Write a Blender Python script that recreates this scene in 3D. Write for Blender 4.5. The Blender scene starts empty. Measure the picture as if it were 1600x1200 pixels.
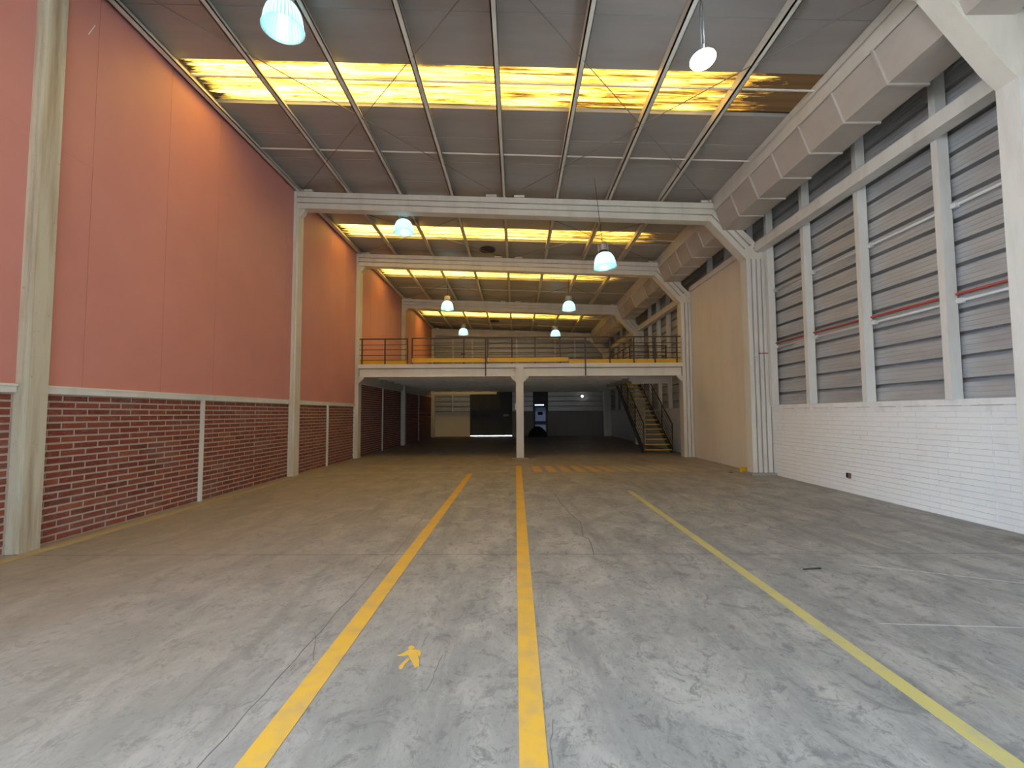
import bpy, math, random
from mathutils import Vector, Matrix
random.seed(7)
S = bpy.context.scene
C = S.collection

# ------------------------------------------------------------------ camera
F_PX, PITCH, YAW, ROLL = 756.0, .0604, .0087, -.0048
fw = Vector((-math.sin(YAW)*math.cos(PITCH), math.cos(YAW)*math.cos(PITCH), math.sin(PITCH)))
r0 = Vector((math.cos(YAW), math.sin(YAW), 0)); u0 = r0.cross(fw)
rt = math.cos(ROLL)*r0 + math.sin(ROLL)*u0
up = -math.sin(ROLL)*r0 + math.cos(ROLL)*u0
cam = bpy.data.cameras.new('camera'); cam.sensor_width = 36; cam.lens = 36*F_PX/1600
cam.clip_start = .05; cam.clip_end = 300
co = bpy.data.objects.new('camera', cam); C.objects.link(co)
m = Matrix((rt, up, -fw)).transposed().to_4x4(); m.translation = (0, 0, 1.5)
co.matrix_world = m
S.camera = co

# ------------------------------------------------------------------ world, sun, exposure
W = bpy.data.worlds.new('sky'); S.world = W; W.use_nodes = True
bg = W.node_tree.nodes['Background']; bg.inputs[0].default_value = (.60, .80, 1.0, 1); bg.inputs[1].default_value = 2.5
sun = bpy.data.lights.new('sun', 'SUN'); sun.energy = 9.0; sun.angle = .02; sun.color = (1, .93, .8)
so = bpy.data.objects.new('sun', sun); C.objects.link(so)
so.rotation_euler = (math.radians(-25), math.radians(6), 0)
S.view_settings.view_transform = 'Standard'; S.view_settings.look = 'None'
S.view_settings.gamma = 1; S.view_settings.use_curve_mapping = False
S.view_settings.exposure = 2.85
# the open gateway behind the camera: a portal that only guides sky light
pl = bpy.data.lights.new('gateway_portal', 'AREA'); pl.shape = 'RECTANGLE'; pl.size = 7.4; pl.size_y = 4.6
pl.cycles.is_portal = True
po = bpy.data.objects.new('gateway_portal', pl); C.objects.link(po)
po.location = (1.7, -5.0, 2.3); po.rotation_euler = (math.radians(90), 0, 0)

pl2 = bpy.data.lights.new('doorway_portal', 'AREA'); pl2.shape = 'RECTANGLE'; pl2.size = 5.0; pl2.size_y = 5.6; pl2.cycles.is_portal = True
po2 = bpy.data.objects.new('doorway_portal', pl2); C.objects.link(po2)
po2.location = (-5.6, -2.2, 2.8); po2.rotation_euler = (math.radians(90), 0, math.radians(-90))

# ------------------------------------------------------------------ mesh helpers
class MB:
    def __init__(s): s.v = []; s.f = []
    def box(s, x0, x1, y0, y1, z0, z1):
        n = len(s.v)
        s.v += [(x0,y0,z0),(x1,y0,z0),(x1,y1,z0),(x0,y1,z0),(x0,y0,z1),(x1,y0,z1),(x1,y1,z1),(x0,y1,z1)]
        s.f += [tuple(n+i for i in q) for q in ((0,3,2,1),(4,5,6,7),(0,1,5,4),(1,2,6,5),(2,3,7,6),(3,0,4,7))]
        return s
    def prism(s, poly, y0, y1):            # poly of (x, z), extruded along y
        n = len(s.v); k = len(poly)
        s.v += [(p[0], y0, p[1]) for p in poly] + [(p[0], y1, p[1]) for p in poly]
        s.f += [tuple(n+i for i in range(k)), tuple(n+k+i for i in reversed(range(k)))]
        s.f += [(n+i, n+k+i, n+k+(i+1) % k, n+(i+1) % k) for i in range(k)]
        return s
    def prism_x(s, poly, x0, x1):          # poly of (y, z), extruded along x
        n = len(s.v); k = len(poly)
        s.v += [(x0, p[0], p[1]) for p in poly] + [(x1, p[0], p[1]) for p in poly]
        s.f += [tuple(n+i for i in reversed(range(k))), tuple(n+k+i for i in range(k))]
        s.f += [(n+i, n+(i+1) % k, n+k+(i+1) % k, n+k+i) for i in range(k)]
        return s
    def prism_z(s, poly, z0, z1):          # poly of (x, y), extruded along z
        n = len(s.v); k = len(poly)
        s.v += [(p[0], p[1], z0) for p in poly] + [(p[0], p[1], z1) for p in poly]
        s.f += [tuple(n+i for i in reversed(range(k))), tuple(n+k+i for i in range(k))]
        s.f += [(n+i, n+(i+1) % k, n+k+(i+1) % k, n+k+i) for i in range(k)]
        return s
    def beam(s, p0, p1, w, h):             # box along a segment; w sideways, h along the local up
        p0, p1 = Vector(p0), Vector(p1); d = (p1-p0).normalized()
        a = Vector((0,0,1)) if abs(d.z) < .95 else Vector((0,1,0))
        x = d.cross(a).normalized()*w/2; z = x.cross(d).normalized()*h/2
        n = len(s.v)
        for p in (p0, p1): s.v += [tuple(p-x-z), tuple(p+x-z), tuple(p+x+z), tuple(p-x+z)]
        s.f += [tuple(n+i for i in q) for q in ((0,1,2,3),(7,6,5,4),(0,4,5,1),(1,5,6,2),(2,6,7,3),(3,7,4,0))]
        return s
    def tube(s, p0, p1, r, k=8):
        p0, p1 = Vector(p0), Vector(p1); d = (p1-p0).normalized()
        a = Vector((0,0,1)) if abs(d.z) < .95 else Vector((0,1,0))
        x = d.cross(a).normalized(); z = x.cross(d); n = len(s.v)
        for p in (p0, p1): s.v += [tuple(p + r*(math.cos(t)*x + math.sin(t)*z)) for t in (2*math.pi*i/k for i in range(k))]
        s.f += [(n+i, n+(i+1) % k, n+k+(i+1) % k, n+k+i) for i in range(k)]
        s.f += [tuple(n+i for i in reversed(range(k))), tuple(n+k+i for i in range(k))]
        return s
    def lathe(s, prof, k=24, c=(0, 0, 0)):  # prof of (r, z)
        n = len(s.v)
        for r, z in prof: s.v += [(c[0]+r*math.cos(2*math.pi*i/k), c[1]+r*math.sin(2*math.pi*i/k), c[2]+z) for i in range(k)]
        for j in range(len(prof)-1):
            s.f += [(n+j*k+i, n+j*k+(i+1) % k, n+(j+1)*k+(i+1) % k, n+(j+1)*k+i) for i in range(k)]
        return s
    def mesh(s, name, mat, smooth=False):
        me = bpy.data.meshes.new(name); me.from_pydata(s.v, [], s.f); me.update()
        if mat: me.materials.append(mat)
        if smooth: me.polygons.foreach_set('use_smooth', [True]*len(me.polygons))
        return me
    def build(s, name, mat, parent=None, smooth=False):
        return link(name, s.mesh(name, mat, smooth), parent)

def link(name, data, parent=None, loc=None):
    o = bpy.data.objects.new(name, data); C.objects.link(o)
    if parent: o.parent = parent
    if loc: o.location = loc
    return o
def tag(o, label=None, cat=None, group=None, kind=None):
    if label: o['label'] = label
    if cat: o['category'] = cat
    if group: o['group'] = group
    if kind: o['kind'] = kind
    return o
def thing(name, label, cat, loc=(0, 0, 0), group=None):
    return tag(link(name, None, None, loc), label, cat, group)

# ------------------------------------------------------------------ materials
def mat(name, col, rough=.6, metal=0, spec=.5):
    M = bpy.data.materials.new(name); M.use_nodes = True
    b = M.node_tree.nodes['Principled BSDF']
    b.inputs['Base Color'].default_value = (*col, 1); b.inputs['Roughness'].default_value = rough
    b.inputs['Metallic'].default_value = metal; b.inputs['Specular IOR Level'].default_value = spec
    return M
class NT:
    def __init__(s, M): s.M = M; s.t = M.node_tree; s.b = s.t.nodes.get('Principled BSDF')
    def n(s, typ, **kw):
        x = s.t.nodes.new(typ)
        for k, v in kw.items(): setattr(x, k, v)
        return x
    def l(s, a, b): s.t.links.new(a, b)
    def coord(s, scale=(1, 1, 1), out='Object'):
        g = s.n('ShaderNodeNewGeometry'); mp = s.n('ShaderNodeMapping'); mp.inputs['Scale'].default_value = scale
        s.l(g.outputs['Position'], mp.inputs['Vector']); return mp.outputs[0]
    def noise(s, scale, vec, detail=4, rough=.55, dist=0):
        x = s.n('ShaderNodeTexNoise'); x.inputs['Scale'].default_value = scale
        x.inputs['Detail'].default_value = detail; x.inputs['Roughness'].default_value = rough; x.inputs['Distortion'].default_value = dist
        s.l(vec, x.inputs['Vector']); return x.outputs['Fac']
    def ramp(s, fac, stops, interp='LINEAR'):
        r = s.n('ShaderNodeValToRGB'); e = r.color_ramp; e.interpolation = interp
        while len(e.elements) < len(stops): e.elements.new(.5)
        for el, (p, c) in zip(e.elements, stops):
            el.position = p; el.color = (*c, 1) if len(c) == 3 else c
        s.l(fac, r.inputs[0]); return r.outputs[0]
    def mix(s, fac, a, b, typ='MIX'):
        x = s.n('ShaderNodeMix', data_type='RGBA', blend_type=typ)
        for sock, v in ((x.inputs[0], fac), (x.inputs[6], a), (x.inputs[7], b)):
            if isinstance(v, (int, float)): sock.default_value = v
            elif isinstance(v, tuple): sock.default_value = (*v, 1)
            else: s.l(v, sock)
        return x.outputs[2]
    def bump(s, h, strength=.2, dist=.01):
        x = s.n('ShaderNodeBump'); x.inputs['Strength'].default_value = strength; x.inputs['Distance'].default_value = dist
        s.l(h, x.inputs['Height']); s.l(x.outputs[0], s.b.inputs['Normal'])
G = lambda v: (v, v, v)
def worn(name, col, dirt, amt=.5, rough=.5, scale=3, stretch=(1, 1, .25), spec=.4):
    M = mat(name, col, rough, spec=spec); t = NT(M)
    f = t.noise(scale, t.coord(stretch), 6, .65)
    f2 = t.noise(scale*9, t.coord(), 4, .7)
    a = t.ramp(f, [(.45, G(0)), (.75, G(amt))]); b_ = t.ramp(f2, [(.62, G(0)), (.78, G(amt*.7))])
    c1 = t.mix(a, col, dirt); c2 = t.mix(b_, c1, dirt)
    t.l(c2, t.b.inputs['Base Color']); return M

M_cream = worn('cream_paint', (.72, .68, .60), (.46, .40, .32), .4)
M_creamw = worn('white_steel_paint', (.74, .73, .69), (.42, .38, .32), .4)
M_stained = worn('stained_cream_paint', (.60, .58, .48), (.27, .19, .11), .9, scale=2.2, stretch=(2.5, 2.5, .16))
M_trim = worn('white_trim_paint', (.82, .83, .80), (.5, .48, .43), .4)
M_white = worn('whitewash', (.85, .86, .86), (.58, .55, .51), .5, .7, 4, (1, 1, .5))
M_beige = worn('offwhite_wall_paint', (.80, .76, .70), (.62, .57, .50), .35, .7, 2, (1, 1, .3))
M_mortar = worn('mortar', (.50, .43, .38), (.34, .27, .23), .6, .9, 6, (1, 1, 1))
M_core = mat('masonry_core', (.35, .33, .31), .9)
M_dark = mat('dark_steel', (.035, .03, .03), .45)
M_black = mat('black_gap', (.01, .01, .012), .8)
M_gate = worn('dark_gate_paint', (.05, .05, .052), (.02, .02, .02), .5)
M_yellow = worn('yellow_paint', (.78, .47, .02), (.5, .3, .03), .4, .45)
M_line = worn('yellow_floor_paint', (.74, .44, .06), (.40, .33, .22), .6, .7, 5, (1, 1, 1))
M_line2 = worn('faded_yellow_floor_paint', (.52, .46, .17), (.36, .35, .27), .8, .7, 5, (1, 1, 1))
M_line3 = worn('orange_floor_paint', (.62, .38, .13), (.42, .36, .27), .8, .7, 8, (1, 1, 1))
M_line4 = worn('worn_pale_floor_paint', (.50, .42, .28), (.38, .35, .29), .9, .7, 8, (1, 1, 1))
M_edge = worn('dusty_edge_paint', (.46, .38, .20), (.36, .33, .27), 1.0, .8, 3, (1, 1, 1))
M_crack = mat('crack', (.15, .145, .135), .9)
M_scuff = mat('chalk_scuff', (.52, .52, .50), .9)
M_joint = mat('joint_filler', (.07, .068, .065), .9)
M_red = mat('red_pipe_paint', (.42, .06, .04), .5)
M_redsign = mat('red_marker', (.5, .03, .03), .5)
M_pvc = mat('white_conduit', (.72, .72, .70), .4)
M_cap = mat('lamp_housing', (.62, .55, .42), .45)
M_capg = mat('lamp_housing_grey', (.36, .32, .32), .4, .3)
M_chrome = mat('grey_metal', (.35, .35, .36), .35, .8)
M_wire = mat('cable', (.05, .05, .05), .6)
M_shadewall = worn('shaded_wall_grey', (.26, .25, .24), (.18, .17, .16), .5)  # back wall panels: shade under the mezzanine put into the colour
M_mz = worn('mezzanine_paint', (.82, .79, .72), (.6, .55, .48), .35)
M_rod = mat('rod_steel', (.20, .17, .14), .5)
M_brown = worn('rail_paint', (.055, .035, .03), (.09, .06, .05), .5)
M_tread = mat('stair_plate', (.07, .065, .06), .5)
M_plastic = mat('yellow_plastic', (.75, .48, .01), .4)
M_ground = mat('yard_ground', (.20, .19, .18), .9)

# painted red wall board
M_panel = mat('red_wall_board', (.62, .20, .165), .55, spec=.35); t = NT(M_panel)
f = t.noise(.8, t.coord(), 4); g_ = t.noise(14, t.coord((1, 1, .4)), 4, .7)
t.l(t.mix(t.ramp(g_, [(.68, G(0)), (.8, G(.35))]), t.ramp(f, [(.3, (.62, .27, .245)), (.7, (.68, .305, .275))]), (.68, .36, .30)), t.b.inputs['Base Color'])
t.bump(t.noise(60, t.coord(), 2), .08, .004)

# red brick
M_brick = mat('red_brick', (.30, .09, .06), .85, spec=.2); t = NT(M_brick)
oi = t.n('ShaderNodeObjectInfo'); gi = t.n('ShaderNodeNewGeometry')
ad = t.n('ShaderNodeMath', operation='ADD'); t.l(oi.outputs['Random'], ad.inputs[0]); t.l(gi.outputs['Random Per Island'], ad.inputs[1])
fr = t.n('ShaderNodeMath', operation='FRACT'); t.l(ad.outputs[0], fr.inputs[0])
base = t.ramp(fr.outputs[0], [(0, (.17, .050, .036)), (.35, (.26, .070, .042)), (.7, (.21, .050, .040)), (1, (.32, .095, .05))])
haze = t.ramp(t.noise(1.1, t.coord((1, 1, 2.2)), 5, .6), [(.50, G(0)), (.72, G(.5))])
fine = t.ramp(t.noise(26, t.coord((1, .5, 1)), 5, .75), [(.50, G(0)), (.72, G(.55))])
t.l(t.mix(fine, t.mix(haze, base, (.30, .19, .17)), (.34, .22, .18)), t.b.inputs['Base Color'])
t.bump(t.noise(40, t.coord(), 4), .35, .006)

# whitewashed brick
M_wbrick = mat('whitewashed_brick', (.76, .77, .77), .7, spec=.25); t = NT(M_wbrick)
s1 = t.ramp(t.noise(2.5, t.coord((1, 1, .7)), 6, .7), [(.52, G(0)), (.80, G(.5))])
s2 = t.ramp(t.noise(11, t.coord(), 4, .7), [(.68, G(0)), (.80, G(.6))])
t.l(t.mix(s2, t.mix(s1, (.86, .87, .87), (.76, .755, .76)), (.50, .47, .45)), t.b.inputs['Base Color'])
t.bump(t.noise(30, t.coord(), 4), .25, .005)

# concrete floor
M_floor = mat('stained_concrete', (.33, .33, .32), .55, spec=.35); t = NT(M_floor)
big = t.noise(.45, t.coord((1, .6, 1)), 5, .6, .4)
mid = t.noise(2.4, t.coord((1, .55, 1)), 7, .68, .5)
fin = t.noise(17, t.coord((1, .8, 1)), 6, .75, .3)
trk = t.noise(1.5, t.coord((1.6, .16, 1)), 6, .65, .2)
spk = t.noise(7.5, t.coord((1, .8, 1)), 6, .8, .8)
c = t.ramp(big, [(.30, (.315, .315, .305)), (.52, (.375, .37, .355)), (.72, (.345, .325, .29))])
c = t.mix(t.ramp(mid, [(.42, G(0)), (.60, G(.75))]), c, (.245, .25, .25))
c = t.mix(t.ramp(mid, [(.30, G(.6)), (.45, G(0))]), c, (.47, .465, .45))
c = t.mix(t.ramp(trk, [(.52, G(0)), (.66, G(.7))]), c, (.19, .195, .2))
c = t.mix(t.ramp(spk, [(.55, G(0)), (.63, G(.7))]), c, (.14, .14, .14))
c = t.mix(t.ramp(fin, [(.52, G(0)), (.70, G(.55))]), c, (.20, .20, .195))
scr = t.noise(34, t.coord((1, .35, 1)), 5, .8, 1.2)
c = t.mix(t.ramp(scr, [(.56, G(0)), (.63, G(.6))]), c, (.15, .15, .15))
c = t.mix(t.ramp(scr, [(.30, G(.35)), (.38, G(0))]), c, (.52, .52, .51))
bl_ = t.noise(3.6, t.coord((1, .7, 1)), 8, .78, 1.0)
c = t.mix(t.ramp(bl_, [(.55, G(0)), (.61, G(.65))]), c, (.16, .165, .17))
# colour turns browner towards the left wall and the back of the hall
sx = t.n('ShaderNodeSeparateXYZ'); gg = t.n('ShaderNodeNewGeometry'); t.l(gg.outputs['Position'], sx.inputs[0])
mr = t.n('ShaderNodeMapRange'); mr.inputs['From Min'].default_value = .3; mr.inputs['From Max'].default_value = -4.5; t.l(sx.outputs[0], mr.inputs[0])
my = t.n('ShaderNodeMapRange'); my.inputs['From Min'].default_value = 9; my.inputs['From Max'].default_value = 14; t.l(sx.outputs[1], my.inputs[0])
mx = t.n('ShaderNodeMath', operation='MAXIMUM'); t.l(mr.outputs[0], mx.inputs[0]); t.l(my.outputs[0], mx.inputs[1])
du = t.n('ShaderNodeMath', operation='MULTIPLY'); t.l(mx.outputs[0], du.inputs[0])
dn = t.ramp(t.noise(1.2, t.coord((1, .5, 1)), 5, .6), [(.25, G(.25)), (.65, G(.75))]); t.l(dn, du.inputs[1])
c = t.mix(du.outputs[0], c, (.37, .315, .245))
t.l(c, t.b.inputs['Base Color'])
t.l(t.ramp(mid, [(.3, G(.42)), (.7, G(.62))]), t.b.inputs['Roughness'])
t.bump(fin, .12, .006)

# roof sheet, cladding
M_roof = mat('roof_sheet', (.36, .335, .315), .34, spec=.45); t = NT(M_roof)
r1 = t.noise(2, t.coord((.25, 1.5, 1)), 5, .6)
t.l(t.ramp(r1, [(.3, (.33, .305, .285)), (.7, (.39, .365, .345))]), t.b.inputs['Base Color'])
M_clad = mat('galvanised_cladding', (.40, .40, .41), .36, .25); t = NT(M_clad)
r1 = t.noise(3, t.coord((1, .35, 3)), 5, .6)
t.l(t.ramp(r1, [(.3, (.42, .425, .44)), (.7, (.53, .535, .55))]), t.b.inputs['Base Color'])
M_duct = worn('duct_sheet', (.50, .45, .40), (.36, .31, .27), .5, .45, 2, (1, .5, 1))

# weathered fibreglass rooflight: sunlight really passes through it
M_sky = bpy.data.materials.new('fibreglass_rooflight'); M_sky.use_nodes = True; t = NT(M_sky)
t.t.nodes.remove(t.b)
stn = t.noise(1.6, t.coord((.35, 7, 1)), 7, .7, .3)
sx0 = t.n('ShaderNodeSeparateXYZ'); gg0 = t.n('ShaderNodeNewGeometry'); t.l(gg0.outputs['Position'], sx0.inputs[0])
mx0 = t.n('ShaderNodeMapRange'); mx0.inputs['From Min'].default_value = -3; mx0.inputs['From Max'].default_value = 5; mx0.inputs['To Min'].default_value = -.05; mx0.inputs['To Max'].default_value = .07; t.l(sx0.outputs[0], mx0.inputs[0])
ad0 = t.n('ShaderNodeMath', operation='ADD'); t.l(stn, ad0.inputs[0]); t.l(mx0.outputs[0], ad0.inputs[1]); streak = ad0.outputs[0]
blot = t.noise(5.5, t.coord((.5, 4.5, 1)), 6, .75, .4)
c = t.ramp(streak, [(.32, (.38, .25, .050)), (.44, (.29, .170, .026)), (.52, (.13, .062, .008)), (.60, (.018, .008, .0015))])
c = t.mix(t.ramp(blot, [(.53, G(0)), (.62, G(.92))]), c, (.045, .018, .002))
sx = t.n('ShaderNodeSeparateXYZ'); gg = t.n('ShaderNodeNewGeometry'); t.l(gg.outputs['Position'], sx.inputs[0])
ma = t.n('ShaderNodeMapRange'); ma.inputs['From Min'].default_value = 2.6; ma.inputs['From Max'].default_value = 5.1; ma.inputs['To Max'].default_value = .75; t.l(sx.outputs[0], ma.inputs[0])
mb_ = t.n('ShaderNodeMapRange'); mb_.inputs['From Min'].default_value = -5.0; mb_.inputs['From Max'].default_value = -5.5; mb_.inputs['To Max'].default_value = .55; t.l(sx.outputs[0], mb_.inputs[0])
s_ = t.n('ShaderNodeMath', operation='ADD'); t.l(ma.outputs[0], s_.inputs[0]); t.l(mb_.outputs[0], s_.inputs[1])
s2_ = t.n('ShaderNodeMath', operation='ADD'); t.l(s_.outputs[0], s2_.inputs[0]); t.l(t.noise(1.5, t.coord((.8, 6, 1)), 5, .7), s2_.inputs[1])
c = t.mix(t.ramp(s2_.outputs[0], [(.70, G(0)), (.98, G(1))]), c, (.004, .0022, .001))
tr = t.n('ShaderNodeBsdfTranslucent'); t.l(c, tr.inputs[0])
df = t.n('ShaderNodeBsdfDiffuse'); t.l(c, df.inputs[0])
mx = t.n('ShaderNodeMixShader'); mx.inputs[0].default_value = .18; t.l(tr.outputs[0], mx.inputs[1]); t.l(df.outputs[0], mx.inputs[2])
t.l(mx.outputs[0], t.t.nodes['Material Output'].inputs[0])

# prismatic acrylic lamp shade
M_shade = bpy.data.materials.new('prismatic_acrylic'); M_shade.use_nodes = True; t = NT(M_shade); t.t.nodes.remove(t.b)
tr = t.n('ShaderNodeBsdfTranslucent'); tr.inputs[0].default_value = (.62, .93, 1, 1)
df = t.n('ShaderNodeBsdfDiffuse'); df.inputs[0].default_value = (.62, .90, .96, 1)
gl = t.n('ShaderNodeBsdfGlossy'); gl.inputs['Roughness'].default_value = .15; gl.inputs[0].default_value = (.8, .95, 1, 1)
a = t.n('ShaderNodeMixShader'); a.inputs[0].default_value = .35; t.l(tr.outputs[0], a.inputs[1]); t.l(df.outputs[0], a.inputs[2])
b = t.n('ShaderNodeMixShader'); b.inputs[0].default_value = .08; t.l(a.outputs[0], b.inputs[1]); t.l(gl.outputs[0], b.inputs[2])
t.l(b.outputs[0], t.t.nodes['Material Output'].inputs[0])
def emis(name, col, st):
    M = bpy.data.materials.new(name); M.use_nodes = True; t = NT(M); t.t.nodes.remove(t.b)
    e = t.n('ShaderNodeEmission'); e.inputs[0].default_value = (*col, 1); e.inputs[1].default_value = st
    t.l(e.outputs[0], t.t.nodes['Material Output'].inputs[0]); return M
M_bulb = emis('lamp_bulb', (.85, 1, 1), 2.5)
M_glare = emis('bare_lamp_bulb', (.85, .95, 1), 6)
M_spot = emis('small_bright_dot', (1, 1, 1), 2)
M_frost = bpy.data.materials.new('frosted_door_glass'); M_frost.use_nodes = True; t = NT(M_frost); t.t.nodes.remove(t.b)
tr = t.n('ShaderNodeBsdfTranslucent'); tr.inputs[0].default_value = (.055, .06, .075, 1)
t.l(tr.outputs[0], t.t.nodes['Material Output'].inputs[0])

# ------------------------------------------------------------------ dimensions of the hall
XL, XR = -5.52, 6.15                 # left wall face, right masonry face
XC = 6.29                            # right cladding face
Y0, YB = -5.0, 32.0                  # gateway wall, back wall
FR = [(5.27, 5.53), (11.72, 12.03), (16.45, 16.80), (23.1, 23.42), (31.35, 31.65)]
def zb(x): return 7.06-.0374*(x+5.45)     # top of the rafters
def zr(x): return zb(x)+.18               # underside of the roof sheets
SKY = [(2.1, 3.2), (7.43, 8.52), (14.25, 15.3), (18.75, 19.85), (26.7, 28.0)]
PURL = [-5.42, -4.16, -2.86, -1.57, -.28, 1.03, 2.33, 3.63, 4.97]
MZ = 3.19                            # mezzanine floor level
MF = 16.4                            # mezzanine front

# ------------------------------------------------------------------ floor
fl = tag(MB().box(-6.2, 7.0, Y0-.3, YB+.3, -.4, -.03).build('floor', M_core), kind='structure'); fl.data.materials[0] = M_black
for y0, y1 in ((Y0-.3, -1.0), (-1.0, 5.257), (5.257, 18.6), (18.6, 25.0), (25.0, YB+.3)):
    MB().box(-6.2, 7.0, y0+.006, y1-.006, -.03, 0).build('slab', M_floor, fl)
for y in (-1.0, 5.257, 18.6, 25.0): MB().box(-6.2, 7.0, y-.006, y+.006, -.03, -.001).build('joint', M_joint, fl)
def paint(name, poly, M, label, h=.003):
    o = MB().prism_z(poly, .0003, h).build(name, M, fl); o['label'] = label; return o
paint('painted_stripe', [(-1.205, -4), (-1.07, -4), (-1.09, 12.2), (-1.215, 12.2)], M_line, 'bright yellow stripe ending before the mezzanine')
paint('painted_stripe', [(.018, -4), (.128, -4), (.13, 13.9), (-.02, 13.9)], M_line, 'yellow stripe leading to the mezzanine post')
paint('painted_stripe', [(2.0, -4), (2.105, -4), (2.21, 9.4), (2.12, 9.4)], M_line2, 'faded pale yellow stripe nearer the white wall')
paint('painted_stripe', [(-5.38, .4), (-5.22, .4), (-5.20, 11.6), (-5.34, 11.6)], M_edge, 'dusty worn yellow edge line along the brick wall')
paint('painted_stripe', [(-5.2, 12.30), (-1.23, 12.42), (-1.23, 12.47), (-5.2, 12.36)], M_line4, 'thin pale cross line')
paint('painted_stripe', [(-4.6, 14.05), (-.5, 13.85), (-.5, 13.90), (-4.6, 14.10)], M_line4, 'thin faint cross line before the mezzanine')
paint('painted_stripe', [(-.75, 12.45), (-.25, 12.55), (-.25, 12.95), (-.4, 12.75), (-.78, 12.6)], M_line4, 'pale worn paint patch')
paint('painted_stripe', [(2.75, 15.6), (2.85, 15.6), (3.15, 14.4), (3.05, 14.4)], M_line4, 'short faint stripe before the mezzanine')
paint('painted_stripe', [(3.9, 14.6), (4.02, 14.6), (5.05, 12.6), (4.9, 12.6)], M_line4, 'short faint slanting stripe by the stairs')
for k in range(11):
    x = .42+.375*k
    paint('crossing_bar', [(x+.03, 12.45), (x+.27, 12.45), (x+.20-.02*k, 13.85), (x-.02*k, 13.85)], M_line3 if k < 6 else M_line4,
          'orange painted crossing bar' if k < 6 else 'worn pale crossing bar')
man = [[(-.702,3.199),(-.690,3.224),(-.668,3.212),(-.660,3.192),(-.668,3.178),(-.692,3.178)],
       [(-.690,3.168),(-.720,3.121),(-.748,3.094),(-.713,3.094),(-.684,3.108),(-.672,3.085),(-.655,3.050),(-.628,3.000),(-.606,2.950),(-.585,2.968),(-.600,3.04),(-.618,3.089),(-.632,3.128),(-.632,3.165)],
       [(-.674,3.066),(-.690,3.027),(-.706,2.963),(-.697,2.938),(-.678,2.944),(-.676,2.99),(-.658,3.045)],
       [(-.632,3.166),(-.616,3.150),(-.603,3.116),(-.607,3.08),(-.622,3.10),(-.630,3.13)]]
for p in man: paint('pictogram_shape', list(reversed(p)) if sum(p[i][0]*p[(i+1)%len(p)][1]-p[(i+1)%len(p)][0]*p[i][1] for i in range(len(p))) < 0 else p, M_line, 'yellow walking figure painted on the concrete')
def crack(pts, w):
    a = MB(); z = .0012
    for (x0, y0), (x1, y1) in zip(pts, pts[1:]):
        d = Vector((x1-x0, y1-y0)).normalized(); n_ = Vector((-d.y, d.x))*w/2; e = d*w*.4
        q = [(x0-e.x-n_.x, y0-e.y-n_.y), (x0-e.x+n_.x, y0-e.y+n_.y), (x1+e.x+n_.x, y1+e.y+n_.y), (x1+e.x-n_.x, y1+e.y-n_.y)]
        a.prism_z(list(reversed(q)), .0002, z)
    return a.build('crack', M_crack, fl)
def wander(p0, p1, n, amp, w):
    P = []
    for i in range(n+1):
        u = i/n; P.append((p0[0]+(p1[0]-p0[0])*u+random.uniform(-amp, amp), p0[1]+(p1[1]-p0[1])*u+random.uniform(-.3, .3)*abs(p1[1]-p0[1])/n))
    crack(P, w)
crack([(.70,9.1),(.731,8.68),(.722,8.3),(.777,7.70),(.79,7.3),(.872,6.80),(.862,6.55),(.80,6.00),(.856,5.88),(.845,5.6),(.813,5.23)], .009)
wander((-1.36, .6), (-1.37, 5.22), 40, .008, .004)
wander((-1.30, 5.25), (-1.4, 7.8), 22, .015, .004)
wander((-1.24, 3.05), (-1.36, 3.35), 5, .01, .003)
wander((.10, 1.6), (.17, 2.5), 8, .008, .003)
wander((-.62, 3.2), (-.60, 3.4), 5, .008, .003)
wander((-.50, 2.7), (-.46, 3.1), 6, .01, .003)
for a, b_ in (((2.55, 3.55), (3.9, 3.45)), ((4.15, 3.2), (3.9, 3.9)), ((3.3, 4.9), (5.3, 3.9))):
    P = [(a[0]+(b_[0]-a[0])*i/7+random.uniform(-.02, .02), a[1]+(b_[1]-a[1])*i/7) for i in range(8)]
    o = crack(P, .006); o.name = 'scuff_mark'; o.data.materials[0] = M_scuff

# added unseen slab across from the gateway, blocks low sky light
tag(MB().box(-30, 30, -26.4, -26, -.06, 10).build('sky_blocker', mat('sky_blocker_dark', (.14, .13, .12), .9)), kind='structure')
# ground outside the gateway and behind the building
tag(MB().box(-40, -6.21, Y0-.35, 34, -.5, -.06).box(-40, 40, -45, Y0-.35, -.5, -.06).box(-40, 40, YB+.35, YB+30, -.5, -.06).build('ground', M_ground), kind='structure')

# ------------------------------------------------------------------ walls
def brick_mesh(M, L, Hh, gx, gz, depth, ch):
    # chamfered front face looking along +x; origin at the brick's lower start corner on the backing plane
    y0, y1, z0, z1 = gx/2, L-gx/2, gz/2, Hh-gz/2
    v = [(0,y0,z0),(0,y1,z0),(0,y1,z1),(0,y0,z1),(depth-ch,y0,z0),(depth-ch,y1,z0),(depth-ch,y1,z1),(depth-ch,y0,z1),
         (depth,y0+ch,z0+ch),(depth,y1-ch,z0+ch),(depth,y1-ch,z1-ch),(depth,y0+ch,z1-ch)]
    f = [(8,9,10,11)]
    for i in range(4):
        j = (i+1) % 4; f += [(i, j, 4+j, 4+i), (4+i, 4+j, 8+j, 8+i)]
    f.append((3, 2, 1, 0))
    me = bpy.data.meshes.new('brick'); me.from_pydata(v, [], f); me.update(); me.materials.append(M)
    return me
BL, BH = .35, .0832
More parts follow.
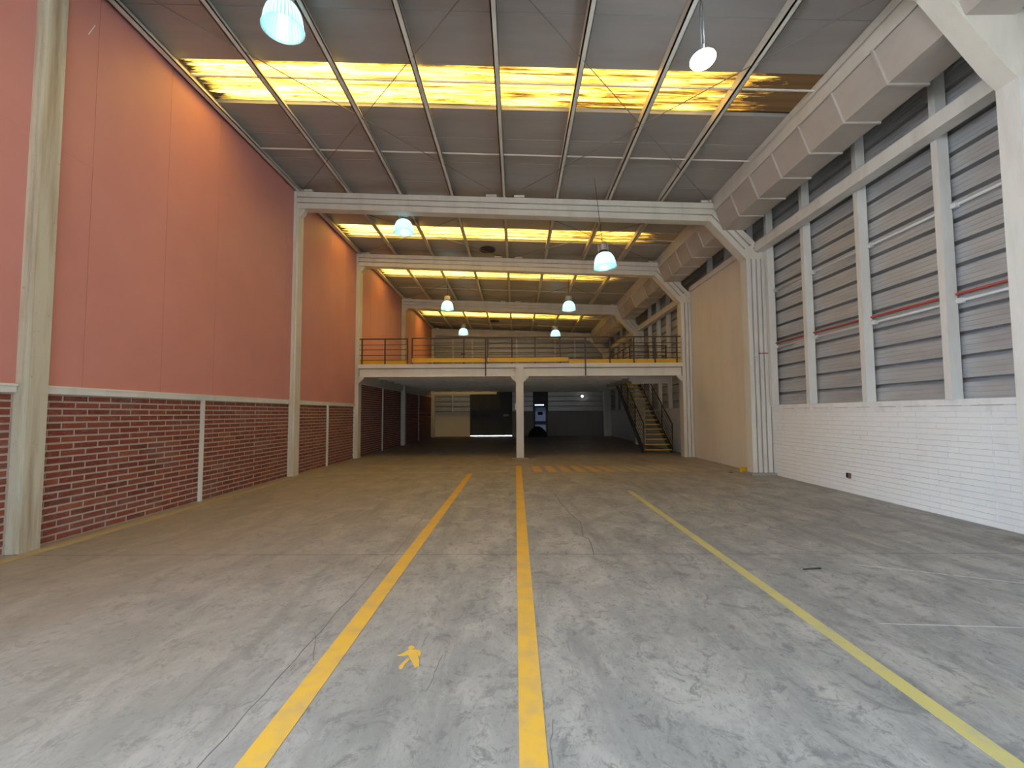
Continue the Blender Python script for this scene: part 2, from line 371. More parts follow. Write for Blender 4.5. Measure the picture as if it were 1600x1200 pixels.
def bricks(parent, xface, sgn, ya, yb, z0, rows, me, single, jit=.0015):
    """running bond between ya and yb; single: each brick an object, else one joined part"""
    v, f = [], []
    for r in range(rows):
        y = ya - (BL/2 if r % 2 else 0) - .05
        while y < yb-.03:
            a, b_ = max(y, ya), min(y+BL, yb); y += BL
            if b_-a < .06: continue
            px = xface+sgn*random.uniform(-jit, jit); pz = z0+r*BH+random.uniform(-.0015, .0015); sy = (b_-a)/BL
            if single:
                o = link('brick', me, parent, (px, a if sgn > 0 else a, pz)); o.scale = (sgn, sy, 1)
            else:
                n = len(v)
                for q in me.vertices: v.append((px+sgn*q.co.x, a+q.co.y*sy, pz+q.co.z))
                for p in me.polygons:
                    ii = [n+k for k in p.vertices]; f.append(ii if sgn > 0 else ii[::-1])
    if not single:
        m2 = bpy.data.meshes.new('brick'); m2.from_pydata(v, [], f); m2.update(); m2.materials.append(me.materials[0])
        o = link('brick', m2, parent); o['kind'] = 'stuff'; return o

# ---- left wall: red boards over brick
YD0, YD1, ZD = -4.7, .3, 5.6      # open side doorway in the left wall, beside the camera
wl = tag(MB().box(-5.9, XL-.03, YD1, YB+.35, -.03, 7.4).box(-5.9, XL-.03, Y0, YD0, -.03, 7.4).box(-5.9, XL-.03, YD0, YD1, ZD, 7.4).build('wall_left', M_core), kind='structure')
MB().box(XL-.03, XL-.012, YD1, YB, 0, 2.7).build('mortar', M_mortar, wl)
BM = brick_mesh(M_brick, BL, BH, .026, .023, .006, .002)
ZT = 1.75     # underside of the white trim
bricks(wl, XL-.012, 1, 5.55, 8.43, 0, 21, BM, True)
bricks(wl, XL-.012, 1, 8.50, 11.70, 0, 21, BM, False) if False else None
rowsn = 21
# the nearest 300 are separate bricks, the remaining receding ones one joined part
cnt = [c_ for c_ in wl.children if c_.name.startswith('brick')]
yy = 8.50
n_per = 21*1.0/BL
extra = max(0, 300-len(cnt)); ysplit = 8.50+extra/n_per-.12
bricks(wl, XL-.012, 1, 8.50, ysplit, 0, rowsn, BM, True)
for a, b_, rw in ((ysplit, 11.70, 21), (12.05, 14.08, 21), (14.15, 16.43, 21), (.32, 4.9, 21), (4.97, 5.25, 21), (16.82, 19.9, 31), (19.96, 23.08, 31), (23.44, 27.3, 31), (27.36, 31.3, 31)):
    bricks(wl, XL-.012, 1, a, b_, 0, rw, BM, False)
seams = [.3, 1.2, 2.14, 3.48, 4.78, 6.09, 7.44, 8.73, 10.08, 11.43, 12.78, 14.13, 15.48, 16.8, 18.15, 19.5, 20.85, 22.2, 23.5, 24.85, 26.2, 27.55, 28.9, 30.25, 32.0]
for a, b_ in zip(seams, seams[1:]):
    z0 = 1.80 if b_ < 16.9 else MZ-.25
    for z1_, z2_ in ((z0, 4.72), (4.72, 7.235)):
        MB().box(XL-.03, XL+.004+random.uniform(-.0012, .0012), a+.003, b_-.003, z1_+.0002, z2_-.0002).build('wall_board', M_panel, wl)
# scratches on the boards
MB().beam((XL+.0055, 5.93, 6.42), (XL+.0055, 6.02, 6.62), .002, .012).build('scratch', M_trim, wl)
# white trims over and between the brick panels
tn = 0
def trim(mb, M=None):
    global tn; tn += 1
    return tag(mb.build('trim_%d' % tn, M or M_trim), kind='structure')
for a, b_ in ((.32, 5.26), (5.54, 11.71), (12.04, 16.44)):
    trim(MB().box(XL-.012, XL+.035, a, b_, 1.755, 1.845).box(XL-.012, XL+.050, a, b_, 1.825, 1.85))
for y in (4.93, 8.465, 14.115):
    trim(MB().box(XL-.012, XL+.03, y-.032, y+.032, 0, 1.755))
trim(MB().box(XL-.012, XL+.03, 16.40, 16.44, 0, 1.755))
for y in (19.93, 27.33):
    trim(MB().box(XL-.012, XL+.03, y-.03, y+.03, 0, 2.55))
trim(MB().box(XL-.012, XL+.03, 16.82, 31.3, 2.55, 2.60))

# ---- right wall: whitewashed brick, cladding above
wr = tag(MB().box(6.45, 6.6, Y0, YB+.35, -.03, 7.0).build('wall_right', M_core), kind='structure')
WBM = brick_mesh(M_wbrick, BL, BH, .0025, .0055, .014, .0015)
MB().box(XR+.013, 6.36, Y0, YB, 0, 1.60).build('masonry_backing', M_white, wr)
bricks(wr, XR+.014, -1, 6.35, 11.715, 0, 18, WBM, True, .0012)
bricks(wr, XR+.014, -1, Y0, 6.35, 0, 18, WBM, False, .0012)
bricks(wr, XR+.014, -1, 16.82, 31.9, 0, 18, WBM, False, .0012)
for a, b_ in ((Y0, 5.26), (5.54, 11.715), (12.04, 31.9)):
    MB().box(XR, 6.36, a, b_, 1.50, 1.575).box(XR-.006, 6.36, a, b_, 1.581, 1.668).build('sill', M_white, wr)
y = 5.6
while y < 11.4:
    MB().box(XR-.0075, XR+.01, y, y+random.uniform(.3, .45), 1.576, 1.580).build('sill_joint', M_crack, wr); y += .58
ZC = 1.58; PITCHC = .3255
def clad_strip(L, z0=None):
    """one horizontal cladding sheet facing -x, deep groove at the bottom, minor ribs above; length along +y"""
    p = PITCHC; prof = [(.14, 0), (.14, .056), (0, .064), (0, .108), (.006, .112), (.006, .122), (0, .126), (0, .176), (.006, .180), (.006, .190), (0, .194), (0, .244), (.006, .248), (.006, .258), (0, .262), (0, p-.004), (.14, p)]
    a = MB(); k = len(prof)
    a.v = [(x, 0, z) for x, z in prof] + [(x, L, z) for x, z in prof]
    a.f = [(i, i+1, k+i+1, k+i) for i in range(k-1)]
    return a.mesh('cladding_sheet', M_clad)
for a, b_ in ((Y0, 5.4), (5.4, 11.9), (11.9, 16.6), (16.6, 23.25), (23.25, 31.9)):
    me = clad_strip(b_-a)
    for k in range(16):
        z = ZC+PITCHC*k
        if z > 6.65: break
        if a == 11.9 and z < 5.2: continue
        link('cladding_sheet', me, wr, (XC, a, z))
for ys in ((-3.0, -1.4, .3, 1.95, 3.6), (6.87, 8.51, 10.15, 11.62), (12.6, 13.9, 15.2), (18.1, 19.45, 20.8, 22.15), (25.0, 26.6, 28.2, 29.8)):
    for y in ys:
        zlo = 5.65 if 12 < y < 16 else 1.668
        MB().box(6.09, 6.25, y-.055, y+.055, zlo, 6.62).build('stud', M_creamw, wr)
for a, b_ in ((Y0, 5.25), (5.55, 11.70), (16.82, 23.08), (23.44, 31.33)):
    MB().box(5.86, 6.08, a, b_, 5.42, 5.64).build('girt', M_creamw, wr)
# plastered infill in the bay before the mezzanine
MB().box(6.0, 6.3, 12.05, 16.43, 0, 5.62).build('infill_wall', M_beige, wr)
MB().box(5.94, 6.3, 12.05, 16.43, 5.625, 5.78).build('infill_cap', M_beige, wr)

# ---- back wall
wb = tag(MB().box(-5.9, 6.6, YB+.20, YB+.35, 2.75, 7.3).box(-5.9, -3.05, YB+.20, YB+.35, -.03, 2.75).box(-.28, 1.14, YB+.20, YB+.35, -.03, 2.75)
         .box(2.06, 6.6, YB+.20, YB+.35, -.03, 2.75).box(1.14, 2.06, YB+.20, YB+.35, 2.09, 2.75).build('wall_back', M_core), kind='structure')
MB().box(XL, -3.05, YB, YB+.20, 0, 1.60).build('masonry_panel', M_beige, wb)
MB().box(2.06, XC, YB, YB+.20, 0, 1.60).build('masonry_panel', M_shadewall, wb)
MB().box(-.28, 1.14, YB, YB+.20, 0, 1.60).build('masonry_panel', M_shadewall, wb)
for x0, x1, z0, n_ in ((XL, -3.05, 1.60, 4), (-.28, 1.14, 1.60, 4), (2.06, XC, 1.60, 4), (XL, XC, 2.91, 13)):
    a = clad_strip(x1-x0)
    for k in range(n_):
        o = link('cladding_sheet', a, wb, (x1, YB+.10, z0+PITCHC*k)); o.rotation_euler = (0, 0, math.radians(90))
for x in (-4.2, -2.9, -1.85, .05, 1.3, 2.6, 3.9):
    MB().box(x-.05, x+.05, YB-.06, YB+.09, 2.95, 6.55).build('stud', M_creamw, wb)
MB().box(-4.25, -4.19, YB-.03, YB+.09, 1.6, 2.75).build('stud', M_creamw, wb)
# big dark sliding gate with daylight under it, small glazed door beside
dg = tag(link('door_1', None), kind='structure'); dg['label'] = 'large dark sliding gate in the back wall'
for k in range(4):
    x = -3.04+.69*k
    MB().box(x, x+.685, YB+.02, YB+.07, .05, 2.62).build('gate_panel', M_gate, dg)
MB().box(-3.06, -.27, YB+.071, YB+.09, .05, 2.70).build('gate_backing', M_gate, dg)
MB().box(-3.06, -.27, YB-.02, YB+.19, 2.63, 2.92).build('gate_track', M_gate, dg)
MB().box(-3.06, -3.03, YB-.02, YB+.19, 0, 2.63).build('gate_jamb', M_gate, dg)
MB().box(-.30, -.27, YB-.02, YB+.19, 0, 2.63).build('gate_jamb', M_gate, dg)
MB().box(-3.04, -.29, YB+.0, YB+.03, 1.60, 1.66).build('gate_rail', M_gate, dg)
MB().box(-.86, -.50, YB-.01, YB+.02, 1.30, 1.44).build('gate_plate', M_core, dg)
d2 = tag(link('door_2', None), kind='structure'); d2['label'] = 'small glazed door in the back wall'
MB().box(1.10, 1.24, YB+.08, YB+.19, 0, 2.10).box(1.96, 2.10, YB+.08, YB+.19, 0, 2.10).box(1.82, 1.96, YB+.08, YB+.15, 2.02, 2.10).box(1.10, 2.10, YB+.06, YB+.19, 2.06, 2.92).box(1.24, 1.96, YB+.08, YB+.15, .78, .96).box(1.24, 1.96, YB+.08, YB+.15, 0, .12).box(1.24, 1.96, YB+.08, YB+.15, 1.90, 2.02).build('door_frame', M_gate, d2)
MB().box(1.24, 1.96, YB+.10, YB+.12, .96, 1.90).build('pane', M_frost, d2)
MB().box(1.24, 1.96, YB+.10, YB+.12, .12, .78).build('pane', M_frost, d2)
MB().box(1.42, 1.74, YB+.07, YB+.10, 1.38, 1.58).build('notice', M_black, d2)

# ---- gateway wall behind the camera
tag(MB().box(-5.9, -2.0, Y0-.3, Y0, -.03, 7.4).box(5.4, 6.6, Y0-.3, Y0, -.03, 7.4).box(-2.0, 5.4, Y0-.3, Y0, 4.6, 7.4).build('wall_front', M_core), kind='structure')

# ------------------------------------------------------------------ roof
def slab_poly(x0, x1, z0, z1): return [(x0, zr(x0)+z0), (x1, zr(x1)+z0), (x1, zr(x1)+z1), (x0, zr(x0)+z1)]
cuts = [Y0-.3]+[q for a, b_ in SKY for q in (a, b_)]+[YB+.35]
segs = list(zip(cuts[::2], cuts[1::2]))
rb = MB()
for a, b_ in segs: rb.prism(slab_poly(-5.9, 6.6, .045, .16), a, b_)
for a, b_ in SKY: rb.prism(slab_poly(-5.9, -5.5, .0, .16), a, b_); rb.prism(slab_poly(5.08, 6.6, .0, .16), a, b_)
ce = tag(rb.build('ceiling', M_core), kind='structure')
for a, b_ in segs:
    n_ = max(1, round((b_-a)/1.02)); w = (b_-a)/n_
    me = MB().prism(slab_poly(XL-.03, 6.36, 0, .045), .003, w-.003).prism(slab_poly(XL-.03, 6.36, -.008, 0), .0, .03).mesh('roof_sheet', M_roof)
    for k in range(n_): link('roof_sheet', me, ce, (0, a+k*w, 0))
for a, b_ in SKY:          # corrugated translucent sheets
    n_ = 5; w = (b_-a)/n_; pts = []
    for k in range(n_): pts += [(a+k*w, .06), (a+(k+.18)*w, .06), (a+(k+.30)*w, .10), (a+(k+.46)*w, .10), (a+(k+.58)*w, .06)]
    pts.append((b_, .06)); q = MB()
    for j, (y, z) in enumerate(pts):
        q.v += [(-5.52, y, zr(-5.52)+z), (5.10, y, zr(5.10)+z)]
        if j: q.f.append((2*j-2, 2*j-1, 2*j+1, 2*j))
    o = q.build('rooflight_sheet', M_sky, ce); o['label'] = 'weathered yellow translucent rooflight sheet'
bays = [(Y0, 5.27)]+[(FR[i][1], FR[i+1][0]) for i in range(4)]
for i, (a, b_) in enumerate(bays):
    for j, x in enumerate(PURL):
        w = .045 if j not in (0, 8) else .055
        z0, z1 = zb(x), zr(x)
        # C section: web with top and bottom flanges; runs over the frames half way
        MB().box(x-w, x-w+.02, a-.14, b_+.14, z0+.005, z1-.01).box(x-w, x+w, a-.14, b_+.14, z0+.005, z0+.025).box(x+w-.01, x+w, a-.14, b_+.14, z0+.005, z0+.05).build('purlin', M_cream, ce)
    L = b_-a
    ys = {0: (.0, 3.0), 1: (7.68, 9.9), 2: (14.62,), 3: (19.2, 21.2), 4: (27.2, 29.6)}[i]
    for y in ys:
        q = MB(); q.prism(slab_poly(-5.4, 4.97, -.11, -.085), y-.012, y+.012); q.build('sag_rod', M_cream, ce)
    if i:
        for x0, x1 in ((-5.35, -.3), (-.2, 4.85)):
            for xa, xb in ((x0, x1), (x1, x0)):
                MB().tube((xa, a-.05, zb(xa)+.012), (xb, b_+.05, zb(xb)+.012), .008, 6).build('brace_rod', M_rod, ce)
        for x in (-5.2, -.6, .1, 4.72):
            MB().box(x-.13, x+.13, b_-.02, b_+.12, zb(x)+.002, zb(x)+.05).build('brace_plate', M_cream, ce)

# eave duct along the right side
for i, (a, b_) in enumerate(bays):
    lab = ['cream sheet metal eave duct in the bay before the first portal frame', 'cream sheet metal eave duct above the whitewashed brick wall', 'cream sheet metal eave duct above the plain plastered wall',
           'cream sheet metal eave duct over the staircase', 'cream sheet metal eave duct in the last bay, by the back wall'][i]
    d = thing('eave_duct', lab, 'duct', (0, 0, 0), 'eave ducts')
    n_ = max(1, round((b_-a)/.857)); w = (b_-a)/n_
    prof = [(4.985, zb(5)-.03), (4.94, 6.45), (5.11, 5.98), (5.66, 5.98), (5.66, zb(5.66)-.03)]
    me = MB().prism(prof, .004, w-.004).mesh('duct_section', M_duct)
    rib = MB().prism([(4.905, 6.45), (5.085, 5.95), (5.67, 5.95), (5.67, 5.98), (5.11, 5.98), (4.94, 6.45)], -.02, .02).mesh('joint_rib', M_duct)
    for k in range(n_):
        link('duct_section', me, d, (0, a+k*w, 0))
        if k: link('joint_rib', rib, d, (0, a+k*w, 0))
    MB().prism([(4.905, zb(4.9)), (4.925, zb(4.9)), (4.925, 6.45), (4.905, 6.45)], a+.002, b_-.002).build('edge_strip', M_cream, d)

# ------------------------------------------------------------------ portal frames
def member(p, y0, y1, n, M, parent, name, gr=.036, dep=.06):
    """flat member between two end edges p = (a0, a1, b0, b1) in xz; n raised strips with grooves, on both faces"""
    a0, a1, b0, b1 = (Vector(q) for q in p)
    mb = MB().prism([tuple(a0), tuple(a1), tuple(b1), tuple(b0)], y0+dep, y1-dep)
    wid = (a1-a0).length
    g = gr/wid
    for k in range(n):
        u0_, u1_ = k/n+(g/2 if k else 0), (k+1)/n-(g/2 if k < n-1 else 0)
        q = [a0.lerp(a1, u0_), a0.lerp(a1, u1_), b0.lerp(b1, u1_), b0.lerp(b1, u0_)]
        mb.prism([tuple(v) for v in q], y0, y0+dep); mb.prism([tuple(v) for v in q], y1-dep, y1)
    return mb.build(name, M, parent)
flab = ['cream steel portal frame with rust-stained post before the first rooflight', 'cream steel portal frame between the first and second rooflight strips, clear of the mezzanine',
        'cream steel portal frame standing at the front edge of the mezzanine', 'cream steel portal frame rising through the mezzanine floor', 'cream steel portal frame against the back wall']
for i, (a, b_) in enumerate(FR):
    f_ = thing('portal_frame', flab[i], 'steel frame', (0, 0, 0), 'portal frames')
    n_ = 3 if i else 1
    xi = -5.40
    MB().box(XL-.01, xi-.05, a, b_, 0, zb(XL)).box(xi-.05, xi, a+.03, b_, 0, zb(XL)-.38).build('column', M_stained if i == 0 else M_cream, f_)
    dr = .42 if i else .26
    member(((XL, zb(XL)-dr), (XL, zb(XL)), (4.79, zb(4.79)-dr-.04), (4.96, zb(4.96))), a+(.02 if i else 0), b_-.02, n_, M_cream, f_, 'rafter')
    MB().prism([(xi, zb(xi)-.40), (xi+.14, zb(xi)-.40), (xi+.10, zb(xi)-.52), (xi+.03, zb(xi)-.60), (xi, zb(xi)-.60)], a+.08, b_-.08).build('haunch_plate', M_cream, f_)
    member(((4.79, zb(4.79)-dr-.04), (4.96 if i else 5.1, zb(4.96)), (5.50, 5.42), (5.90 if i else 6.10, 5.66 if i else 5.75)), a, b_, n_, M_cream, f_, 'knee_brace')
    MB().prism([(5.50, 5.42), (5.90, 5.66), (6.13, 5.60), (6.13, 5.25), (5.66, 5.25)], a+.003, b_-.003).build('knee_plate', M_cream, f_)
    member(((5.66, 0.0), (6.13, 0.0), (5.66, 5.25), (6.13, 5.25)), a, b_, 4 if i else 1, M_creamw, f_, 'column')
    if i == 1:
        MB().box(5.55, 6.14, a-.16, b_+.02, 0, .055).build('base_kerb', M_core, f_)
    if i in (1, 2):
        for x, z in ((5.85, 5.52), (5.95, 5.42), (5.78, 5.60)):
            MB().tube((x, a-.012, z), (x, a+.004, z), .016, 8).build('bolt', M_chrome, f_)

# ------------------------------------------------------------------ mezzanine
mz = thing('mezzanine', 'cream steel mezzanine platform spanning the hall', 'mezzanine')
OX0, OX1, OY0, OY1 = 4.46, 6.10, 18.8, 23.26        # stair opening
dk = MB().box(-5.38, OX0, MF+.03, 29.4, 3.05, MZ).box(OX0, 5.64, MF+.03, OY0, 3.05, MZ).box(OX0, 5.64, OY1, 29.4, 3.05, MZ).box(-1.25, 5.64, 29.4, YB-.08, 3.05, MZ)
dk.build('deck', M_cream, mz)
for a, b_ in ((16.82, OY0), (23.44, 31.33)): MB().box(5.64, 6.08, a, b_, 3.05, MZ).build('deck_strip', M_cream, mz)
for a, b_ in ((16.82, 23.08), (23.44, 29.4)): MB().box(XL+.012, -5.38, a, b_, 3.051, MZ).build('deck_strip', M_cream, mz)
MB().box(-5.36, 5.62, MF+.06, MF+.20, 2.755, 3.03).build('edge_beam', M_mz, mz)
MB().box(-5.38, 5.64, MF-.005, MF+.03, 3.06, MZ).build('deck_edge', M_mz, mz)
for z in (2.755, 3.005): MB().box(-5.37, 5.63, MF+.015, MF+.06, z, z+.016).build('beam_flange', M_mz, mz)
y = 17.6
while y < 31:
    x1 = OX0 if OY0-.2 < y < OY1+.1 else 5.64
    x0 = XL+.16 if y < 29.3 else -1.2
    MB().box(x0, x1, y-.05, y+.05, 2.83, 3.05).build('joist', M_cream, mz); y += 1.22
for a, b_ in ((16.82, 23.08), (23.44, 29.4)): MB().box(XL+.012, XL+.16, a, b_, 2.61, 3.05).build('side_beam', M_cream, mz)
MB().box(OX0, 5.98, OY0-.10, OY0, 2.62, 3.05).build('stair_trimmer', M_cream, mz)
MB().box(OX0, 5.64, OY1, OY1+.1, 2.70, 3.05).build('stair_trimmer', M_cream, mz)
MB().box(OX0-.1, OX0, OY0-.10, OY1+.1, 2.70, 3.05).build('stair_trimmer', M_cream, mz)
def mz_post(x, y, z1, w=.12, br=True):
    p = MB().box(x-w, x+w, y-.11, y+.11, .02, z1).box(x-w-.004, x-w*.35, y-.125, y-.11, .02, z1).box(x+w*.35, x+w+.004, y-.125, y-.11, .02, z1).build('post', M_creamw, mz)
    MB().box(x-.27, x+.27, y-.24, y+.24, 0, .02).build('base_plate', M_core, p)
    if br:
        for s in (-1, 1):
            MB().prism_x([(y-.05, 0), (y+.05, 0), (y+.05, .01), (y-.05, .01)], x, x+.001) if False else None
            q = [(x+s*w, 2.755), (x+s*(w+.20), 2.755), (x+s*(w+.17), 2.70), (x+s*(w+.04), 2.56), (x+s*w, 2.54)]
            MB().prism(q if s < 0 else q[::-1], y-.06, y+.06).build('bracket', M_creamw, p)
mz_post(.12, MF-.06+.02, 3.045)
mz_post(-5.36, 23.0, 2.83, .08, False); mz_post(.12, 23.0, 2.83, .12, False); mz_post(.12, 31.2, 2.83, .12, False); mz_post(-5.30, 30.9, 2.72, .09, False)
MB().box(-5.45, -1.25, 30.8, 31.0, 2.72, 2.89).build('edge_beam', M_creamw, mz)
for x, s in ((-5.39, 1), (5.655, -1)):
    q = [(x, 2.755), (x+s*.20, 2.755), (x+s*.17, 2.70), (x+s*.05, 2.58), (x, 2.55)]
    MB().prism(q, MF+.05, MF+.17).build('bracket', M_creamw, mz)

# guard rails on the front edge
def rail(label, x0, x1, posts, top, rails, toe, y=MF+.05, toe_y=0.03, long=(), r=.017):
    g_ = thing('guard_rail', label, 'railing', ((x0+x1)/2, y, MZ), 'guard rails on the mezzanine front'); ox, oy, oz = (x0+x1)/2, y, MZ
    MB().box(x0-ox, x1-ox, -.022, .022, top-.018-oz, top+.018-oz).build('top_rail', M_brown, g_)
    for z in rails: MB().tube((x0-ox, 0, z-oz), (x1-ox, 0, z-oz), .011, 6).build('mid_rail', M_brown, g_)
    for x in posts:
        zb_ = 2.76 if x in long else MZ
        yy_ = -.11 if x in long else 0
        MB().box(x-ox-.02, x-ox+.02, yy_-.02, yy_+.02, zb_-oz, top-oz).build('post', M_brown, g_)
    MB().box(x0-ox+.02, x1-ox-.01, toe_y, toe_y+.008, toe[0]-oz, toe[1]-oz).build('toe_board', M_yellow, g_)
    return g_
rail('dark railing section with two bays next to the red wall', -5.36, -3.70, (-5.28, -4.49, -3.72), 4.06, (3.86, 3.69, 3.50, 3.335), (MZ+.003, 3.33))
g2 = rail('dark railing gate with bright yellow toe board beside the gap', -3.56, -1.01, (-3.54, -1.776, -1.03), 4.065, (3.83, 3.665, 3.49), (3.235, 3.385), y=MF-.03, toe_y=-.035, long=(-1.03,))
MB().box(.42, .55, -.03, .02, 3.50-MZ, 3.54-MZ).build('latch', M_dark, g2)
rail('dark railing gate with bright yellow toe board above the middle post', -.99, 1.78, (-.96, -.14, .65, 1.50), 4.085, (3.86, 3.69, 3.51), (3.235, 3.385), y=MF-.03, toe_y=-.035)
rail('long dark railing section nearest the stairs', 1.79, 5.62, (2.35, 3.20, 4.02, 4.74, 5.48), 4.09, (3.88, 3.715, 3.545, 3.365), (MZ+.003, 3.335), long=(2.35,))
# guard around the stair opening
sg = thing('stair_guard', 'dark L-shaped railing around the stair opening on the mezzanine', 'railing', (OX0, OY0, MZ))
for z, w in ((.90, .02), (.68, .011), (.52, .011), (.36, .011), (.2, .011)):
    nm = 'top_rail' if w == .02 else 'mid_rail'
    MB().tube((-.04, -.05, z), (1.39, -.05, z), w, 6).build(nm, M_brown, sg)
    MB().tube((-.04, -.05, z), (-.04, 4.3, z), w, 6).build(nm, M_brown, sg)
for x, y in ((-.04, -.05), (.68, -.05), (1.36, -.05), (-.04, 1.1), (-.04, 2.2), (-.04, 3.3), (-.04, 4.3)):
    MB().box(x-.018, x+.018, y-.018, y+.018, 0, .9).build('post', M_brown, sg)

# ------------------------------------------------------------------ staircase
st = thing('staircase', 'dark steel staircase with yellow tread nosings up to the mezzanine', 'staircase', (5.27, 18.1, 0))
SX0, SX1 = -.54, .52
RUN, RISE = .30, .181
for k in range(17):
    y, z = .06+RUN*k, .13+RISE*k
    tr_ = MB().box(SX0+.02, SX1-.02, y, y+.29, z-.035, z).build('tread', M_tread, st)
    MB().box(SX0+.02, SX1-.02, y-.012, y+.045, z-.032, z+.006).build('nosing', M_yellow, tr_)
y1, z1 = .06+RUN*17, .13+RISE*17
for x in (SX0, SX1):
    MB().prism_x([(-.02, 0), (.24, 0), (y1, z1-.25), (y1, z1), (-.02, .18)], x-.02, x+.02).build('stringer', M_dark, st)
    h = .98; g0, g1 = Vector((x, 0, .10)), Vector((x, y1-.2, .10+(y1-.2)*RISE/RUN))
    hr = MB().tube(g0+Vector((0, 0, h)), g1+Vector((0, 0, h)), .024, 8).build('handrail', M_brown, st)
    for dz in (.25, .42, .60, .78): MB().tube(g0+Vector((0, 0, dz)), g1+Vector((0, 0, dz)), .010, 6).build('mid_rail', M_brown, st)
    for u in (0, .25, .5, .75, 1):
        p = g0.lerp(g1, u); MB().box(x-.018, x+.018, p.y-.018, p.y+.018, max(0, p.z-.1), p.z+h).build('baluster_post', M_brown, st)

# ------------------------------------------------------------------ lamps
def lamp(label, x, y, z, D=.50, tilt=(0, 0), cap=None, power=.7, group='high bay lamps'):
    """z is the rim height"""
    o = thing('high_bay_lamp', label, 'lamp', (x, y, z), group)
    R = D/2
    prof = [(R, 0), (R*.995, .04), (R*.97, .10), (R*.925, .165), (R*.84, .23), (R*.70, .29), (R*.54, .325), (R*.36, .345)]
    q = MB().lathe([(R+.010, -.004), (R+.012, .006), (R, .012)]+prof[1:], 40)
    sh = q.build('shade', M_shade, o, True)
    fl_ = MB()
    for k in range(36):        # prismatic ribs on the inside
        t_ = 2*math.pi*k/36
        for (r_a, z_a), (r_b, z_b) in zip(prof[:-1:2], prof[2::2]):
            fl_.beam((math.cos(t_)*(r_a-.006), math.sin(t_)*(r_a-.006), z_a), (math.cos(t_)*(r_b-.006), math.sin(t_)*(r_b-.006), z_b), .010, .006)
    fl_.build('prism_rib', M_shade, sh)
    MB().lathe([(0, .395), (R*.30, .395), (R*.42, .365), (R*.40, .335), (R*.36, .33), (0, .33)], 24).build('collar', M_dark if cap is M_capg else M_chrome, o, True)
    cp = MB().lathe([(0, .395), (.098, .395), (.102, .405), (.102, .53), (.095, .545), (0, .545)], 20).build('ballast_housing', cap or M_cap, o)
    for s in (-.109, .109): MB().box(s-.009, s+.009, -.03, .03, .40, .54).build('housing_bracket', cap or M_cap, o)
    MB().lathe([(0, .08), (.035, .09), (.052, .13), (.052, .20), (.03, .27), (.025, .335)], 16).build('bulb', M_bulb, o, True)
    top = zr(x)-z-.03
    MB().tube((0, 0, .54), (0, 0, top), .007, 6).build('suspension_cable', M_wire, o)
    if tilt != (0, 0): o.rotation_euler = (tilt[0], tilt[1], 0)
    L = bpy.data.lights.new('lamp_light', 'POINT'); L.energy = power; L.color = (.66, .93, 1); L.shadow_soft_size = .06
    lo = bpy.data.objects.new('lamp_light', L); C.objects.link(lo); lo.parent = o; lo.location = (0, 0, .05)
    return o
lamp('glowing pendant dome lamp under the first frame, beside the red wall', -2.96, 5.88, 6.42)
lamp('glowing dome lamp tucked behind the second portal frame', -2.93, 12.40, 6.24)
lamp('glowing dome lamp with grey housing, hung low before the second frame', 2.05, 10.88, 4.81, tilt=(.0, -math.radians(6)), cap=M_capg)
lamp('glowing dome lamp over the mezzanine front, red wall side', -2.8, 19.55, 5.75)
lamp('glowing dome lamp over the mezzanine front, stair side', 2.05, 18.48, 5.46)
lamp('glowing dome lamp deep over the mezzanine, red wall side', -2.8, 25.54, 5.69)
lamp('glowing dome lamp deep over the mezzanine, stair side', 2.05, 24.9, 5.46)
# bare glaring lamp
o = thing('bare_lamp', 'bare glaring white lamp hanging on two thin cables', 'lamp', (2.05, 5.06, 5.30))
bl = MB(); k = 14
prof = [(.0, -.15)]+[(.10*math.sin(math.pi*i/10), -.15*math.cos(math.pi*i/10)) for i in range(1, 10)]+[(.0, .15)]
b_ = bl.lathe(prof, 20).build('bulb', M_glare, o, True); b_.rotation_euler = (0, math.radians(62), 0); b_.location = (0, 0, .03)
MB().lathe([(0, .10), (.018, .10), (.022, .13), (.02, .20), (0, .20)], 16).build('socket', M_wire, o)
for s in (-1, 1): MB().tube((s*.016, 0, .19), (s*.016, 0, .62), .005, 6).tube((s*.016, 0, .62), (0, 0, .72), .005, 6).build('cable', M_wire, o)
MB().tube((0, 0, .71), (0, 0, zr(2.05)-5.30-.02), .012, 6).build('cable', M_wire, o)
L = bpy.data.lights.new('bare_lamp_light', 'POINT'); L.energy = 4; L.color = (.7, .88, 1); L.shadow_soft_size = .12
lo = bpy.data.objects.new('bare_lamp_light', L); C.objects.link(lo); lo.parent = o; lo.location = (.12, .0, .36)

# ------------------------------------------------------------------ small things
for lab, x, y in (('dark round roof vent just before the mezzanine frame', -.95, 16.1), ('dark round roof vent near the back wall', -1.28, 28.9)):
    v_ = thing('roof_vent', lab, 'vent', (x, y, zr(x)-.012))
    MB().lathe([(0, -.05), (.20, -.05), (.235, -.03), (.235, .0), (0, .0)], 24).build('cover', M_black, v_)
    MB().lathe([(.235, -.045), (.27, -.045), (.27, .0), (.235, .0)], 24).build('collar', M_dark, v_)
for z, lab in ((4.41, 'upper white conduit pipe running along the cladding'), (3.045, 'lower white conduit pipe under the red pipe')):
    c_ = thing('conduit', lab, 'pipe', (6.235, 5.6, z))
    MB().tube((0, 0, 0), (0, 6.05, 0), .021, 10).build('tube', M_pvc, c_, True)
    for y in (6.87, 8.51, 10.15, 11.62):
        MB().box(-.03, .03, y-5.6-.16, y-5.6-.075, -.035, .035).build('clamp', M_pvc, c_)
rp = thing('red_pipe', 'thin red pipe running along the cladding to a small box', 'pipe', (6.235, 5.6, 3.15))
MB().tube((0, 0, 0), (0, 6.0, 0), .019, 10).build('tube', M_red, rp, True)
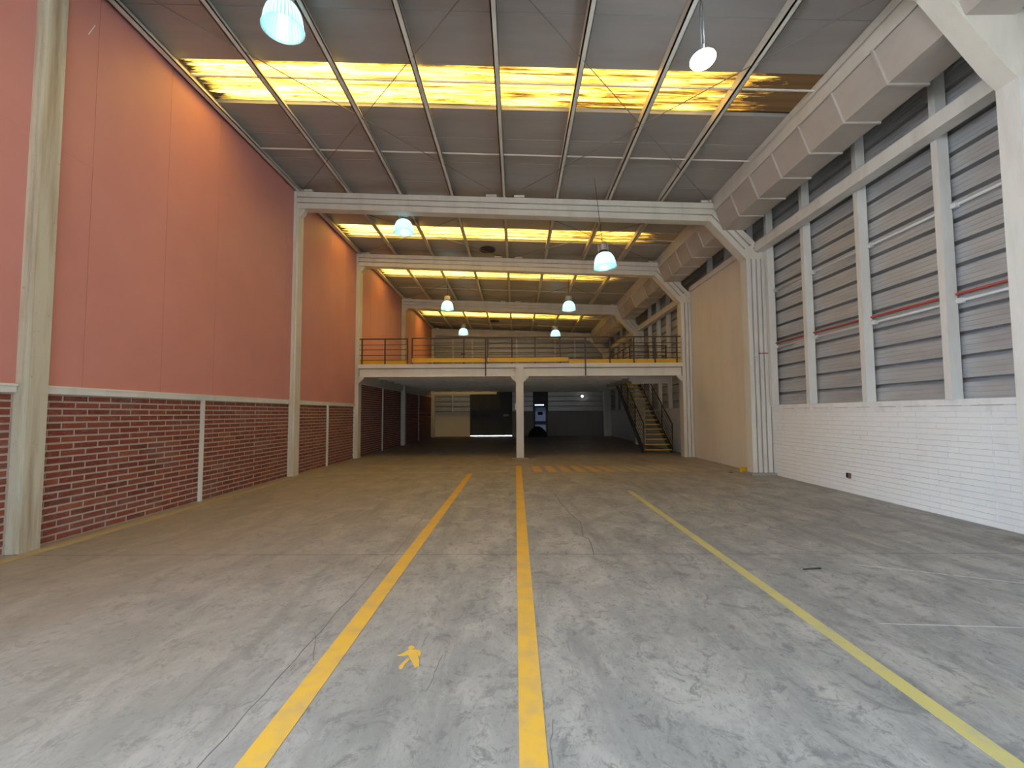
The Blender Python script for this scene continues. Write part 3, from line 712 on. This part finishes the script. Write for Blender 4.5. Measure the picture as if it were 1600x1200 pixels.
MB().tube((-.05, 6.0, 0), (-.05, 6.0, -.30), .014, 8).build('drop', M_red, rp, True)
jb = thing('junction_box', 'small white box with red cable on the fluted column', 'electrical box', (5.80, 11.70, 2.90))
MB().box(-.04, .04, -.05, .018, -.06, .06).build('box', M_pvc, jb)
MB().tube((.04, -.02, .02), (.34, -.02, .02), .012, 8).build('red_cable', M_red, jb, True)
sb = thing('wall_socket', 'small dark socket set in the whitewashed brick wall', 'socket', (6.15, 9.10, .32))
MB().box(-.012, .012, -.06, .06, -.045, .045).build('recess', M_black, sb)
MB().box(-.018, -.01, -.065, -.0, -.05, .05).build('half_cover', mat('socket_cover', (.22, .12, .08), .5), sb)
ys_ = thing('yellow_case', 'small yellow plastic case on the floor beside the fluted column', 'case', (5.78, 12.35, 0))
MB().prism_z([(-.13, -.08), (.11, -.10), (.16, -.02), (.13, .09), (-.10, .08), (-.16, .0)], 0, .11).build('body', M_plastic, ys_)
MB().box(.02, .10, -.115, -.09, .03, .09).build('opening', M_black, ys_)
tag(MB().prism_z([(-.05, -.03), (.04, -.04), (.06, .02), (-.03, .04)], 0, .02).build('debris', mat('brown_debris', (.22, .15, .09), .8)), 'flat brown scrap lying on the floor near the yellow case', 'debris').location = (5.3, 12.15, 0)
tag(MB().beam((0, 0, .008), (.18, .03, .008), .016, .012).build('stick', M_dark), 'short dark stick lying on the concrete beyond the faded stripe', 'stick').location = (2.72, 4.72, 0)
wl_ = thing('wall_bright_dot', 'small bright round dot on the dark back wall', 'lamp', (4.36, YB+.02, 2.60))  # bright dot, drawn as a glowing globe on a plate
MB().lathe([(0, -.09), (.05, -.075), (.075, -.03), (.075, 0)], 16).build('globe', M_spot, wl_, True).rotation_euler = (math.radians(-90), 0, 0)
MB().box(-.09, .09, .0, .03, -.09, .09).build('plate', M_dark, wl_)
# red marker and switch on the mezzanine post
sw = thing('post_switch', 'small white switch under a red strip on the middle mezzanine post', 'switch', (-.01, 16.26, 1.75))
MB().box(-.035, -.002, -.03, .03, -.12, .06).build('switch', M_pvc, sw)
MB().box(-.018, -.002, -.02, .02, .08, .75).build('red_strip', M_redsign, sw)
hp = tag(MB().lathe([(.62, 0), (.60, .18), (.45, .42), (.25, .60), (.12, .66), (0, .67)], 14).build('covered_heap', M_black, None, True), 'low dark covered heap in front of the glazed door', 'heap')
hp.location = (1.35, 30.9, 0); hp.scale = (1, .6, 1)
